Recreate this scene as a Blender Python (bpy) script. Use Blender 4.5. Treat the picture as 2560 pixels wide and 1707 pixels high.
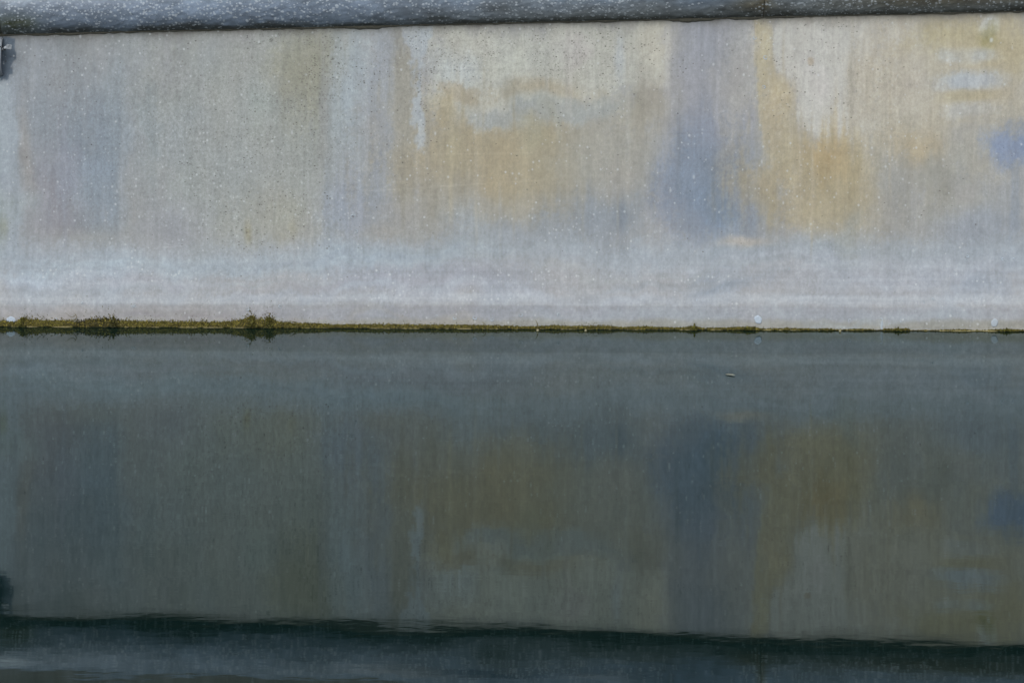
import bpy, math, random
import numpy as np
from mathutils import Vector, Matrix

for o in list(bpy.data.objects):
    bpy.data.objects.remove(o, do_unlink=True)
SC = bpy.context.scene
COL = SC.collection
random.seed(7)
RNG = np.random.default_rng(7)

# ------------------------------------------------------------------ scale
S = 0.000625                       # metres on the wall for one photo pixel (the photo is 2560 wide)
KZ = S                             # the lens is shifted, not tilted: heights and widths keep one scale
LIP = 0.010                        # how far the foot of the wall stands proud of its face

# ------------------------------------------------------------------ camera
FPX = 100 / 36 * 2560               # a 100 mm lens held level and shifted down
D = S * FPX; HC = 1450 * S          # 4.4 m from the wall, 0.9 m above the water
ROLL = math.radians(0.27)
cam = bpy.data.cameras.new('camera'); cam.lens = 100; cam.sensor_width = 36
cam.clip_start = 0.1; cam.clip_end = 500
cam.shift_y = -(1450 + 31.5) / 2560; cam.shift_x = -1481 * math.sin(ROLL) / 2560
co = bpy.data.objects.new('camera', cam); COL.objects.link(co)
co.location = (0, -LIP - D, HC)
view = Vector((0, 1, 0))
co.rotation_mode = 'QUATERNION'
co.rotation_quaternion = view.to_track_quat('-Z', 'Y') @ Matrix.Rotation(ROLL, 3, 'Z').to_quaternion()
SC.camera = co

# ------------------------------------------------------------------ sky, sun, exposure
SUN_EL, SUN_AZ = 46.0, 200.0       # overcast daylight from in front of the wall
W = bpy.data.worlds.new('World'); SC.world = W; W.use_nodes = True
nt = W.node_tree; nt.nodes.clear()
sky = nt.nodes.new('ShaderNodeTexSky'); sky.sky_type = 'NISHITA'; sky.sun_disc = False
sky.sun_elevation = math.radians(SUN_EL); sky.sun_rotation = math.radians(SUN_AZ)
sky.air_density = 1.0; sky.dust_density = 5.0
hs = nt.nodes.new('ShaderNodeHueSaturation'); hs.inputs['Saturation'].default_value = 0.25   # cloud cover
bg = nt.nodes.new('ShaderNodeBackground'); bg.inputs['Strength'].default_value = 0.14
wo = nt.nodes.new('ShaderNodeOutputWorld')
nt.links.new(sky.outputs[0], hs.inputs['Color']); nt.links.new(hs.outputs[0], bg.inputs['Color'])
nt.links.new(bg.outputs[0], wo.inputs['Surface'])
sl = bpy.data.lights.new('sun', 'SUN'); sl.energy = 1.4; sl.angle = math.radians(40); sl.color = (1, 0.97, 0.93)
so = bpy.data.objects.new('sun', sl); COL.objects.link(so)
az, el = math.radians(SUN_AZ), math.radians(SUN_EL)
sdir = Vector((math.sin(az) * math.cos(el), math.cos(az) * math.cos(el), math.sin(el)))
so.rotation_mode = 'QUATERNION'; so.rotation_quaternion = (-sdir).to_track_quat('-Z', 'Y')
so.location = sdir * 20
SC.view_settings.view_transform = 'Standard'; SC.view_settings.look = 'None'
SC.view_settings.exposure = 0.05; SC.view_settings.gamma = 1.0; SC.view_settings.use_curve_mapping = False

# ------------------------------------------------------------------ helpers
def lin(c):
    c = np.asarray(c, float) / 255.0
    return np.where(c <= 0.04045, c / 12.92, ((c + 0.055) / 1.055) ** 2.4)

def vn(x, y, seed):
    """smooth value noise, -1..1"""
    xi = np.floor(x).astype(np.int64); yi = np.floor(y).astype(np.int64)
    fx = x - xi; fy = y - yi
    fx = fx * fx * (3 - 2 * fx); fy = fy * fy * (3 - 2 * fy)
    def h(a, b):
        n = (a * 374761393 + b * 668265263 + seed * 2147483647) & 0xFFFFFFFF
        n = ((n ^ (n >> 13)) * 1274126177) & 0xFFFFFFFF
        n = ((n ^ (n >> 16)) * 2246822519) & 0xFFFFFFFF
        return ((n ^ (n >> 15)) & 0xFFFFFF) / float(0xFFFFFF) * 2 - 1
    a = h(xi, yi) * (1 - fx) + h(xi + 1, yi) * fx
    b = h(xi, yi + 1) * (1 - fx) + h(xi + 1, yi + 1) * fx
    return a * (1 - fy) + b * fy

def fbm(x, y, seed, n=4, rot=True):
    s = 0.0; a = 1.0; t = 0.0
    for k in range(n):
        cx, sx = (math.cos(0.7 * k + 0.35), math.sin(0.7 * k + 0.35)) if rot else (1.0, 0.0)
        s = s + a * vn((x * cx - y * sx) * 2 ** k, (x * sx + y * cx) * 2 ** k, seed + 17 * k); t += a; a *= 0.55
    return s / t * 1.6

def sstep(a, b, x):
    t = np.clip((x - a) / (b - a), 0, 1)
    return t * t * (3 - 2 * t)

def mesh_obj(name, verts, faces, mat=None, parent=None, smooth=True):
    me = bpy.data.meshes.new(name)
    me.from_pydata([tuple(v) for v in verts], [], [tuple(f) for f in faces])
    me.update()
    if smooth: me.polygons.foreach_set('use_smooth', [True] * len(me.polygons))
    if mat: me.materials.append(mat)
    o = bpy.data.objects.new(name, me); COL.objects.link(o)
    if parent: o.parent = parent
    return o

def grid_obj(name, P, mat=None, parent=None):
    """P: (rows, cols, 3) array -> one quad sheet, built with numpy"""
    R, C, _ = P.shape
    me = bpy.data.meshes.new(name)
    me.vertices.add(R * C); me.vertices.foreach_set('co', P.reshape(-1).astype(np.float32))
    i = np.arange(R - 1)[:, None] * C + np.arange(C - 1)[None, :]
    q = np.stack([i, i + 1, i + C + 1, i + C], -1).reshape(-1, 4)
    n = len(q)
    me.loops.add(n * 4); me.loops.foreach_set('vertex_index', q.reshape(-1).astype(np.int32))
    me.polygons.add(n); me.polygons.foreach_set('loop_start', (np.arange(n) * 4).astype(np.int32))
    me.polygons.foreach_set('use_smooth', np.ones(n, bool))
    me.update(calc_edges=True); me.validate()
    if mat: me.materials.append(mat)
    o = bpy.data.objects.new(name, me); COL.objects.link(o)
    if parent: o.parent = parent
    return o

def set_attr(o, name, rgb):
    a = o.data.attributes.new(name, 'FLOAT_COLOR', 'POINT')
    rgba = np.ones((len(o.data.vertices), 4), np.float32); rgba[:, :rgb.shape[-1]] = rgb.reshape(len(rgba), -1)
    a.data.foreach_set('color', rgba.reshape(-1))

def tag(o, label=None, cat=None, group=None, kind=None):
    if label: o['label'] = label
    if cat: o['category'] = cat
    if group: o['group'] = group
    if kind: o['kind'] = kind
    return o

def empty(name, loc, label, cat, group=None):
    o = bpy.data.objects.new(name, None); COL.objects.link(o); o.location = loc
    o.empty_display_size = 0.02
    return tag(o, label, cat, group)

class N:
    """tiny node-building helper"""
    def __init__(s, name):
        s.m = bpy.data.materials.new(name); s.m.use_nodes = True
        s.t = s.m.node_tree; s.t.nodes.clear()
        s.out = s.t.nodes.new('ShaderNodeOutputMaterial')
        s.b = s.t.nodes.new('ShaderNodeBsdfPrincipled')
        s.t.links.new(s.b.outputs[0], s.out.inputs['Surface'])
        s.tc = s.t.nodes.new('ShaderNodeTexCoord')
    def inp(s, sock, v):
        if isinstance(v, bpy.types.NodeSocket): s.t.links.new(v, sock)
        else: sock.default_value = v
    def math(s, op, a, b=0.0, c=None, clamp=False):
        n = s.t.nodes.new('ShaderNodeMath'); n.operation = op; n.use_clamp = clamp
        s.inp(n.inputs[0], a); s.inp(n.inputs[1], b)
        if c is not None: s.inp(n.inputs[2], c)
        return n.outputs[0]
    def map(s, scale, loc=(0, 0, 0)):
        n = s.t.nodes.new('ShaderNodeMapping'); s.t.links.new(s.tc.outputs['Object'], n.inputs['Vector'])
        n.inputs['Scale'].default_value = scale; n.inputs['Location'].default_value = loc
        return n.outputs[0]
    def noise(s, vec, scale=1.0, detail=3.0, rough=0.5):
        n = s.t.nodes.new('ShaderNodeTexNoise'); s.t.links.new(vec, n.inputs['Vector'])
        n.inputs['Scale'].default_value = scale; n.inputs['Detail'].default_value = detail
        n.inputs['Roughness'].default_value = rough
        return n.outputs['Fac']
    def voro(s, vec, scale=1.0, rand=1.0):
        n = s.t.nodes.new('ShaderNodeTexVoronoi'); s.t.links.new(vec, n.inputs['Vector'])
        n.inputs['Scale'].default_value = scale; n.inputs['Randomness'].default_value = rand
        return n.outputs['Distance'], n.outputs['Color']
    def ramp(s, v, a, b):
        n = s.t.nodes.new('ShaderNodeMapRange'); n.interpolation_type = 'SMOOTHSTEP'
        s.inp(n.inputs['Value'], v); s.inp(n.inputs['From Min'], a); s.inp(n.inputs['From Max'], b)
        return n.outputs[0]
    def mix(s, f, a, b, mode='MIX'):
        n = s.t.nodes.new('ShaderNodeMix'); n.data_type = 'RGBA'; n.blend_type = mode
        s.inp(n.inputs[0], f); s.inp(n.inputs[6], a); s.inp(n.inputs[7], b)
        return n.outputs[2]
    def attr(s, name):
        n = s.t.nodes.new('ShaderNodeAttribute'); n.attribute_name = name
        return n
    def sep(s, v):
        n = s.t.nodes.new('ShaderNodeSeparateColor'); s.t.links.new(v, n.inputs[0]); return n.outputs
    def bump(s, h, strength, dist, nrm=None):
        n = s.t.nodes.new('ShaderNodeBump'); n.inputs['Strength'].default_value = strength
        n.inputs['Distance'].default_value = dist; s.t.links.new(h, n.inputs['Height'])
        if nrm is not None: s.t.links.new(nrm, n.inputs['Normal'])
        return n.outputs[0]

ALB = 0.80      # stain colours are written as seen in soft daylight; this turns them into albedo

# ------------------------------------------------------------------ materials
def mat_plain(name, srgb, rough=0.8, var=0.25, scale=300.0, metal=0.0):
    k = N(name); c = lin(srgb) * ALB
    v = k.noise(k.map((1, 1, 1)), scale, 4)
    col = k.mix(v, tuple(c * (1 - var)) + (1,), tuple(c * (1 + var)) + (1,))
    k.inp(k.b.inputs['Base Color'], col); k.b.inputs['Roughness'].default_value = rough
    k.b.inputs['Metallic'].default_value = metal
    k.inp(k.b.inputs['Normal'], k.bump(v, 0.4, 0.0006))
    return k.m

def mat_wall():
    k = N('weathered_concrete')
    base = k.attr('stain').outputs['Color']; wear = k.sep(k.attr('wear').outputs['Color'])
    px = 1 / S
    # fine cement grain, finely combed by rain
    g1 = k.noise(k.map((px / 7, px / 7, px / 8)), 1, 3, 0.85)
    g2 = k.noise(k.map((px / 6, px / 6, px / 75)), 1, 3, 0.65)
    amp = k.math('MULTIPLY_ADD', wear[2], 0.8, 0.45)        # coarser where the skin has worn off
    f = k.math('ADD', 1.0, k.math('MULTIPLY', k.math('SUBTRACT', g1, 0.5), amp))
    f = k.math('MULTIPLY', f, k.math('MULTIPLY_ADD', g2, 0.22, 0.89))
    g3 = k.noise(k.map((px / 20, px / 20, px / 24), (2, 0, 7)), 1, 5, 0.75)
    f = k.math('MULTIPLY', f, k.math('MULTIPLY_ADD', g3, 0.42, 0.79))
    fc = k.t.nodes.new('ShaderNodeCombineColor')
    for i in range(3): k.t.links.new(f, fc.inputs[i])
    col = k.mix(1.0, base, fc.outputs[0], 'MULTIPLY')
    # pale dried specks of two sizes
    vec = k.map((px / 8.5, px / 8.5, px / 9.5)); d, vc = k.voro(vec)
    r = k.sep(vc)
    size = k.math('MULTIPLY', r[0], 0.36)
    m = k.math('SUBTRACT', 1.0, k.ramp(k.math('SUBTRACT', d, size), -0.16, 0.14))
    keep = k.math('LESS_THAN', r[1], k.math('MULTIPLY', wear[1], 0.75))
    m = k.math('MULTIPLY', m, keep)
    vec2 = k.map((px / 19, px / 19, px / 34), (3.1, 0, 1.7)); d2, vc2 = k.voro(vec2); r2 = k.sep(vc2)
    m2 = k.math('SUBTRACT', 1.0, k.ramp(k.math('SUBTRACT', d2, k.math('MULTIPLY', r2[0], 0.15)), -0.10, 0.09))
    m2 = k.math('MULTIPLY', m2, k.math('LESS_THAN', r2[1], k.math('MULTIPLY', wear[1], 0.5)))
    ms = k.math('MAXIMUM', k.math('MULTIPLY', m, k.math('MULTIPLY_ADD', r[2], 0.4, 0.12)), k.math('MULTIPLY', m2, k.math('MULTIPLY_ADD', r2[2], 0.34, 0.08)))
    ng2 = k.ramp(k.noise(k.map((px / 9, px / 9, px / 24), (1, 4, 6)), 1, 4, 0.75), 0.60, 0.72)
    ms = k.math('MAXIMUM', ms, k.math('MULTIPLY', ng2, k.math('MULTIPLY', wear[1], 0.42, clamp=True)))
    pale = tuple(lin((205, 212, 218)) * ALB) + (1,)
    col = k.mix(ms, col, pale)
    # dark pits and blown air holes
    vec3 = k.map((px / 6.5, px / 6.5, px / 4.5), (0.4, 0, 5.3)); d3, vc3 = k.voro(vec3); r3 = k.sep(vc3)
    m3 = k.math('SUBTRACT', 1.0, k.ramp(k.math('SUBTRACT', d3, k.math('MULTIPLY', r3[0], 0.36)), -0.12, 0.12))
    m3 = k.math('MULTIPLY', m3, k.math('LESS_THAN', r3[1], wear[0]))
    ng = k.ramp(k.noise(k.map((px / 12, px / 12, px / 8), (9, 0, 2)), 1, 4, 0.8), 0.56, 0.66)
    m3 = k.math('MAXIMUM', m3, k.math('MULTIPLY', ng, k.math('MULTIPLY', wear[0], 1.6, clamp=True)))
    dark = tuple(lin((70, 68, 62)) * ALB) + (1,)
    col = k.mix(k.math('MULTIPLY', m3, k.math('MULTIPLY_ADD', r3[2], 0.5, 0.30)), col, dark)
    k.inp(k.b.inputs['Base Color'], col); k.b.inputs['Roughness'].default_value = 0.78
    k.b.inputs['Specular IOR Level'].default_value = 0.35
    h = k.math('SUBTRACT', k.math('ADD', k.math('MULTIPLY', g1, 0.6), k.math('MULTIPLY', ms, 0.3)), m3)
    k.inp(k.b.inputs['Normal'], k.bump(h, 0.35, 0.0007))
    return k.m

def mat_coping():
    k = N('lichened_coping')
    base = k.attr('stain').outputs['Color']; wear = k.sep(k.attr('wear').outputs['Color'])
    px = 1 / S
    g1 = k.noise(k.map((px / 9, px / 6, px / 5)), 1, 4, 0.8)
    fc = k.t.nodes.new('ShaderNodeCombineColor')
    f = k.math('MULTIPLY_ADD', g1, 0.9, 0.55)
    for i in range(3): k.t.links.new(f, fc.inputs[i])
    col = k.mix(1.0, base, fc.outputs[0], 'MULTIPLY')
    vec = k.map((px / 8, px / 6, px / 6)); d, vc = k.voro(vec); r = k.sep(vc)
    wob = k.math('MULTIPLY_ADD', k.noise(k.map((px / 5, px / 5, px / 4)), 1, 3), 0.9, -0.45)
    m = k.math('SUBTRACT', 1.0, k.ramp(k.math('SUBTRACT', k.math('ADD', d, wob), k.math('MULTIPLY', r[0], 0.52)), -0.12, 0.10))
    m = k.math('MULTIPLY', m, k.math('LESS_THAN', r[1], wear[1]))
    vec2 = k.map((px / 17, px / 12, px / 12), (1, 2, 3)); d2, vc2 = k.voro(vec2); r2 = k.sep(vc2)
    m2 = k.math('SUBTRACT', 1.0, k.ramp(k.math('SUBTRACT', k.math('ADD', d2, wob), k.math('MULTIPLY', r2[0], 0.22)), -0.08, 0.05))
    m2 = k.math('MULTIPLY', m2, k.math('LESS_THAN', r2[1], k.math('MULTIPLY', wear[1], 0.8)))
    ms = k.math('MAXIMUM', m, m2)
    col = k.mix(k.math('MULTIPLY', ms, 0.55), col, tuple(lin((186, 197, 208)) * ALB) + (1,))
    ng = k.ramp(k.noise(k.map((px / 22, px / 16, px / 9), (4, 1, 2)), 1, 4, 0.7), 0.56, 0.68)
    dk = k.math('MULTIPLY', ng, wear[0])
    col = k.mix(k.math('MULTIPLY', dk, 0.7), col, tuple(lin((52, 58, 66)) * ALB) + (1,))
    k.inp(k.b.inputs['Base Color'], col); k.b.inputs['Roughness'].default_value = 0.8
    h = k.math('ADD', k.math('MULTIPLY', g1, 0.8), k.math('MULTIPLY', ms, 0.4))
    k.inp(k.b.inputs['Normal'], k.bump(h, 0.45, 0.0010))
    return k.m

def mat_water():
    k = N('still_green_water')
    t = k.t; t.nodes.remove(k.b)
    body = t.nodes.new('ShaderNodeBsdfDiffuse'); body.inputs['Color'].default_value = (0.0006, 0.0075, 0.0068, 1)   # murky green depth
    gl = t.nodes.new('ShaderNodeBsdfGlossy'); gl.inputs['Roughness'].default_value = 0.024
    gl.inputs['Color'].default_value = (0.86, 0.97, 0.98, 1)
    fr = t.nodes.new('ShaderNodeFresnel'); fr.inputs['IOR'].default_value = 1.38
    mx = t.nodes.new('ShaderNodeMixShader')
    t.links.new(fr.outputs[0], mx.inputs[0]); t.links.new(body.outputs[0], mx.inputs[1]); t.links.new(gl.outputs[0], mx.inputs[2])
    t.links.new(mx.outputs[0], k.out.inputs['Surface'])
    n1 = k.noise(k.map((1 / 0.12, 1 / 0.11, 1)), 1, 0.5, 0.4)
    n2 = k.noise(k.map((1 / 0.035, 1 / 0.02, 1), (5, 3, 0)), 1, 2, 0.5)
    h = k.math('ADD', k.math('MULTIPLY', n1, 0.00034), k.math('MULTIPLY', n2, 0.000035))
    nb = k.bump(h, 1.0, 1.0); t.links.new(nb, gl.inputs['Normal']); t.links.new(nb, fr.inputs['Normal'])
    return k.m

def mat_moss():
    k = N('moss_leaf')
    c = k.attr('stain').outputs['Color']
    k.inp(k.b.inputs['Base Color'], c); k.b.inputs['Roughness'].default_value = 0.7
    k.b.inputs['Specular IOR Level'].default_value = 0.2
    return k.m

M_WALL, M_COP, M_WATER, M_MOSS = mat_wall(), mat_coping(), mat_water(), mat_moss()
M_MORTAR = mat_plain('damp_mortar', (78, 78, 70), 0.9, 0.5, 260)
M_STEEL = mat_plain('dull_galvanised_steel', (148, 156, 164), 0.6, 0.25, 500, 0.25)
M_IRON = mat_plain('dark_painted_iron', (62, 68, 74), 0.5, 0.3, 300, 0.4)
M_LICHEN = mat_plain('pale_blue_lichen', (172, 186, 202), 0.8, 0.10, 500)
M_LICHENW = mat_plain('faint_grey_lichen', (166, 177, 188), 0.85, 0.08, 600)
M_SCUM = mat_plain('dried_scum', (134, 126, 88), 0.7, 0.45, 420)
M_STEM = mat_plain('olive_stem', (96, 88, 40), 0.7, 0.3, 600)
M_LEAFLET = mat_plain('dry_leaf', (132, 138, 126), 0.6, 0.15, 400)
M_LEAF = mat_plain('hedge_leaf', (52, 66, 36), 0.6, 0.5, 30)
M_EARTH = mat_plain('dark_earth', (74, 70, 58), 0.95, 0.3, 8)
M_CONC = mat_plain('old_concrete_top', (150, 150, 145), 0.85, 0.2, 30)

# photo pixel <-> wall
def yw(px): return 818.0 + 12.0 * px / 2560.0          # where the water meets the wall
def wall_pt(px, py, y=0.0): return Vector(((px - 1280) * S, y, (yw(px) - py) * KZ))
def foot(w):                                          # the wall's foot: a cove that ends in a square lip
    w = np.asarray(w, float)
    t = np.clip((215 - w) / (215 - 64), 0, 1)
    return -LIP * np.where(w < 62, 1.0, 0.97 * t ** 1.5)

# ------------------------------------------------------------------ the wall
wall = empty('quay_wall', (0, 0, 0), 'long pale concrete wall streaked tan, mauve and blue, rising straight out of the still water', 'wall')

def axis(a, b, fa, fb, fine, coarse):
    return np.concatenate([np.arange(a, fa, coarse), np.arange(fa, fb, fine), np.arange(fb, b + 1, coarse)])
U = axis(-2400, 4960, -60, 2620, 3.0, 40.0)
Wv = np.concatenate([np.array([-640., -300, -120, -30]), np.arange(-9, 60, 3.0), np.array([60.5, 62.5]), np.arange(65, 850, 3.0), np.array([880., 930, 990])])
UU, WW = np.meshgrid(U, Wv)
YY = yw(UU) - WW                                       # photo row of each point
Pw = np.stack([(UU - 1280) * S, foot(WW) + 0.0006 * fbm(UU / 300, WW / 200, 5, 3), WW * KZ], -1)
face = grid_obj('wall_face', Pw, M_WALL, wall)

# ---- stains: each one its own place, size, colour and edge
x, y = UU, YY
wx = 26 * fbm(x / 130, y / 130, 11, 3); wy = 26 * fbm(x / 130, y / 170, 23, 3)
e1 = fbm(x / 34, y / 60, 31, 4); e2 = fbm(x / 9, y / 11, 41, 3)
e3 = fbm(x / 5.5, y / 6.5, 47, 3)
run = fbm(x / 16, y / 240, 51, 3, False)                      # vertical runs
C = np.empty(UU.shape + (3,)); C[:] = (160, 161, 162)

def stain(cx, cy, rx, ry, rgb, a=1.0, soft=0.5, p=2.0, warp=1.0, rag=0.12, runs=0.15):
    d = (np.abs((x + warp * wx - cx) / rx) ** p + np.abs((y + warp * wy - cy) / ry) ** p) ** (1 / p)
    d = d + rag * e1 + 0.5 * rag * e2 + runs * run * 0.6
    m = 1 - sstep(1 - soft, 1 + soft, d)
    m = a * np.clip(m + 0.9 * m * (1 - m) * (e3 + 0.6 * e2), 0, 1)
    C[:] = C + (np.asarray(rgb, float) - C) * m[..., None]

def patch(poly, rgb, a=1.0, soft=10.0, rag=10.0):
    """a stain with a drawn outline"""
    P = np.asarray(poly, float); px = x + 0.6 * wx + 9 * run; py = y + 0.6 * wy
    inside = np.zeros(px.shape, bool); dist = np.full(px.shape, 1e9)
    for i in range(len(P)):
        x0, y0 = P[i - 1]; x1, y1 = P[i]
        dx, dy = x1 - x0, y1 - y0
        t = np.clip(((px - x0) * dx + (py - y0) * dy) / (dx * dx + dy * dy + 1e-9), 0, 1)
        dist = np.minimum(dist, np.hypot(px - x0 - t * dx, py - y0 - t * dy))
        if y0 != y1:
            c = ((y0 > py) != (y1 > py)) & (px < (x1 - x0) * (py - y0) / (y1 - y0) + x0)
            inside ^= c
    sd = np.where(inside, -dist, dist) + rag * e1 + 0.6 * rag * e2
    m = 1 - sstep(-soft, soft, sd)
    m = a * np.clip(m + 1.2 * m * (1 - m) * (e3 + 0.6 * e2), 0, 1)
    C[:] = C + (np.asarray(rgb, float) - C) * m[..., None]

# left third
stain(170, 300, 300, 330, (143, 148, 154), 1, 0.9, 2.4, 1.5)
stain(630, 330, 270, 360, (158, 162, 159), 1, 0.95, 2.2, 2.0, 0.2, 0.5)
stain(760, 190, 90, 120, (152, 150, 132), 0.7, 0.8)
stain(560, 420, 120, 140, (156, 160, 160), 0.7, 0.8)
stain(240, 450, 100, 180, (135, 145, 156), 0.8, 1.0, 2, 0.8, 0.15, 0.5)
stain(130, 500, 60, 120, (150, 148, 154), 0.8, 0.8)
stain(290, 300, 30, 120, (150, 158, 164), 0.6, 0.8, 2, 1, .1, .5)
stain(330, 500, 28, 140, (156, 153, 148), 0.45, 0.95, 2, 0.9, 0.1, 0.6)
stain(60, 380, 22, 130, (160, 155, 150), 0.5, 0.8)
stain(420, 560, 60, 60, (148, 150, 158), 0.6, 0.9)
stain(220, 600, 120, 30, (158, 156, 148), 0.5, 0.9)
stain(620, 585, 10, 28, (138, 128, 92), 0.8, 0.7, 2, 0.3)
stain(735, 575, 10, 22, (150, 142, 112), 0.6, 0.7, 2, 0.3)
stain(700, 600, 22, 16, (150, 144, 122), 0.5, 0.8, 2, 0.3)
stain(690, 560, 120, 80, (162, 161, 152), 0.7, 0.8)
patch([(-40, 205), (18, 200), (34, 240), (40, 330), (30, 380), (22, 470), (44, 520), (52, 590), (60, 640), (-40, 660)], (162, 171, 179), 0.8, 14, 16)
stain(4, 590, 14, 40, (138, 141, 120), 0.6, 0.6, 2, 0.3)
# pale and mauve runs
stain(872, 280, 52, 230, (163, 173, 181), 0.85, 0.95, 2.2, 1.0, 0.1, 0.5)
stain(955, 330, 40, 270, (153, 158, 166), 0.8, 0.95, 2.2, 0.5, 0.1, 0.6)
stain(870, 500, 60, 110, (150, 157, 170), 0.8, 0.7, 2, 0.6, 0.1, 0.5)
stain(945, 430, 44, 170, (134, 143, 157), 0.85, 1.0, 2, 0.4, 0.1, 0.6)
stain(950, 600, 60, 36, (162, 157, 149), 0.75, 0.8)
# tan field in the middle
stain(1270, 430, 300, 225, (162, 157, 144), 1, 0.5, 3, 0.8, 0.1, 0.4)
stain(1010, 290, 34, 210, (154, 151, 141), 0.9, 0.6, 4, 0.4, 0.1, 0.5)
stain(1190, 360, 130, 70, (166, 156, 132), 0.9, 0.8, 2)
stain(1270, 385, 90, 80, (166, 154, 126), 0.4, 0.98, 2)
stain(1240, 400, 280, 95, (164, 156, 137), 0.55, 1.0, 2)
stain(1360, 400, 110, 100, (165, 155, 131), 0.8, 0.9, 2)
stain(1150, 560, 160, 70, (159, 158, 152), 0.8, 0.8)
stain(1290, 600, 200, 38, (148, 155, 163), 0.8, 0.9, 3)
stain(1520, 430, 110, 160, (160, 158, 150), 0.8, 0.7)
stain(1520, 550, 110, 70, (144, 151, 160), 0.85, 0.8, 2, 1, .15, .5)
stain(1560, 540, 20, 30, (128, 138, 150), 0.6, 0.9)
# the clean pale cement under the coping
patch([(1062, 60), (1690, 40), (1672, 150), (1660, 230), (1580, 245), (1490, 262), (1420, 300), (1340, 318), (1200, 322), (1150, 280), (1090, 262), (1078, 230), (1062, 180)], (182, 182, 173), 0.9, 44, 26)
stain(1130, 170, 60, 40, (180, 186, 188), 0.7, 0.8)
stain(1545, 150, 14, 60, (180, 188, 197), 0.5, 0.7, 2, 0.3)
stain(1640, 130, 40, 80, (190, 186, 172), 0.6, 0.8)
stain(1140, 228, 48, 20, (165, 156, 138), 0.85, 0.6, 2, 1.2, 0.7)
stain(1330, 232, 110, 24, (168, 160, 141), 0.85, 0.9, 2, 1.2, 0.5)
stain(1110, 275, 26, 34, (172, 160, 132), 0.7, 0.7, 2, 0.5, 0.3)
stain(1250, 290, 60, 26, (176, 177, 172), 0.8, 0.7, 2, 0.6, 0.3)
patch([(1330, 256), (1570, 258), (1510, 300), (1430, 317), (1260, 321), (1160, 305), (1240, 284)], (159, 163, 162), 0.8, 16, 14)
stain(1590, 280, 70, 40, (162, 158, 144), 0.7, 0.8)
patch([(990, 80), (1072, 78), (1062, 140), (1056, 230), (1064, 300), (1072, 345), (1048, 372), (1036, 340), (1028, 260), (1022, 180), (1010, 130)], (174, 183, 192), 0.75, 10, 14)
# mauve and blue run
patch([(1692, 40), (1834, 40), (1850, 150), (1886, 225), (1902, 340), (1912, 470), (1918, 588), (1700, 600), (1636, 545), (1664, 400), (1690, 250)], (155, 157, 165), 0.85, 60, 18)
patch([(1700, 300), (1880, 260), (1900, 400), (1906, 580), (1720, 585), (1660, 520), (1680, 400)], (141, 147, 160), 0.85, 50, 16)
stain(1795, 480, 115, 118, (125, 138, 155), 0.85, 0.95, 2.2, 0.6, 0.12, 0.3)
stain(1840, 540, 60, 60, (120, 137, 158), 0.5, 0.95)
stain(1820, 300, 70, 60, (142, 147, 160), 0.7, 0.8)
stain(1850, 190, 40, 110, (168, 167, 164), 0.7, 0.8, 2, .5, .1, .6)
# yellow band and its white neighbour
patch([(1880, 50), (1925, 75), (1940, 180), (1975, 230), (2010, 330), (2070, 355), (2140, 340), (2190, 310), (2200, 420), (2170, 560), (2050, 590), (1985, 570), (1958, 400), (1915, 230)], (169, 158, 134), 0.9, 44, 16)
patch([(1885, 60), (1925, 75), (1938, 130), (1942, 180), (1965, 220), (1990, 300), (2010, 370), (1990, 470), (1955, 440), (1930, 360), (1900, 260), (1885, 170)], (178, 167, 137), 0.9, 18, 8)
stain(1905, 120, 22, 60, (186, 177, 148), 0.8, 0.8)
stain(1950, 300, 24, 60, (172, 156, 122), 0.7, 0.8)
stain(2260, 190, 340, 210, (181, 177, 167), 0.9, 0.5, 3)
stain(2130, 470, 220, 150, (166, 158, 139), 0.85, 0.7, 2.4, 1, .15, .5)
patch([(1928, 70), (2300, 40), (2300, 150), (2270, 240), (2240, 320), (2150, 345), (2060, 350), (2010, 330), (1988, 270), (1968, 210), (1944, 180), (1942, 130)], (190, 189, 184), 0.85, 14, 16)
stain(2200, 290, 90, 120, (178, 172, 158), 0.6, 0.9, 2, 1, .2, .7)
stain(2080, 420, 82, 66, (168, 154, 122), 0.7, 1.0, 2, 1, .25, 1.2)
stain(2062, 398, 42, 30, (175, 148, 104), 0.55, 0.9)
stain(2100, 490, 110, 100, (166, 156, 130), 0.75, 0.95, 2, 1, .2, 1.0)
stain(2025, 160, 9, 11, (164, 148, 122), 0.75, 0.4, 2, 0.15)
stain(2180, 180, 40, 100, (186, 178, 162), 0.6, 0.8)
# right end
stain(2420, 200, 190, 190, (180, 173, 156), 0.9, 0.5, 4)
stain(2390, 95, 100, 36, (178, 168, 136), 0.8, 0.9, 2, 1, 0.4)
stain(2520, 120, 50, 80, (182, 172, 142), 0.7, 0.8)
stain(2476, 68, 22, 26, (198, 200, 200), 0.85, 0.5, 2, 0.4, .3)
stain(2484, 92, 16, 26, (150, 144, 96), 0.6, 0.95, 2, 0.8, 0.7)
stain(2479, 104, 4, 6, (204, 208, 208), 0.8, 0.6, 2, 0.1, 0.4)
stain(2418, 141, 62, 15, (181, 187, 192), 0.8, 0.75, 2.6, 0.4, 0.2)
stain(2420, 208, 84, 21, (177, 184, 192), 0.85, 0.75, 2.6, 0.4, 0.2)
stain(2420, 245, 80, 13, (174, 165, 140), 0.8, 0.6, 3, 0.4, 0.2)
stain(2430, 282, 70, 17, (181, 182, 181), 0.75, 0.75, 2.6, 0.4, 0.2)
stain(2460, 360, 120, 60, (164, 162, 154), 0.8, 0.8)
stain(2300, 360, 60, 40, (176, 160, 130), 0.6, 0.8)
stain(2250, 520, 60, 120, (156, 158, 160), 0.7, 0.8, 2, 1, .1, .5)
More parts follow.
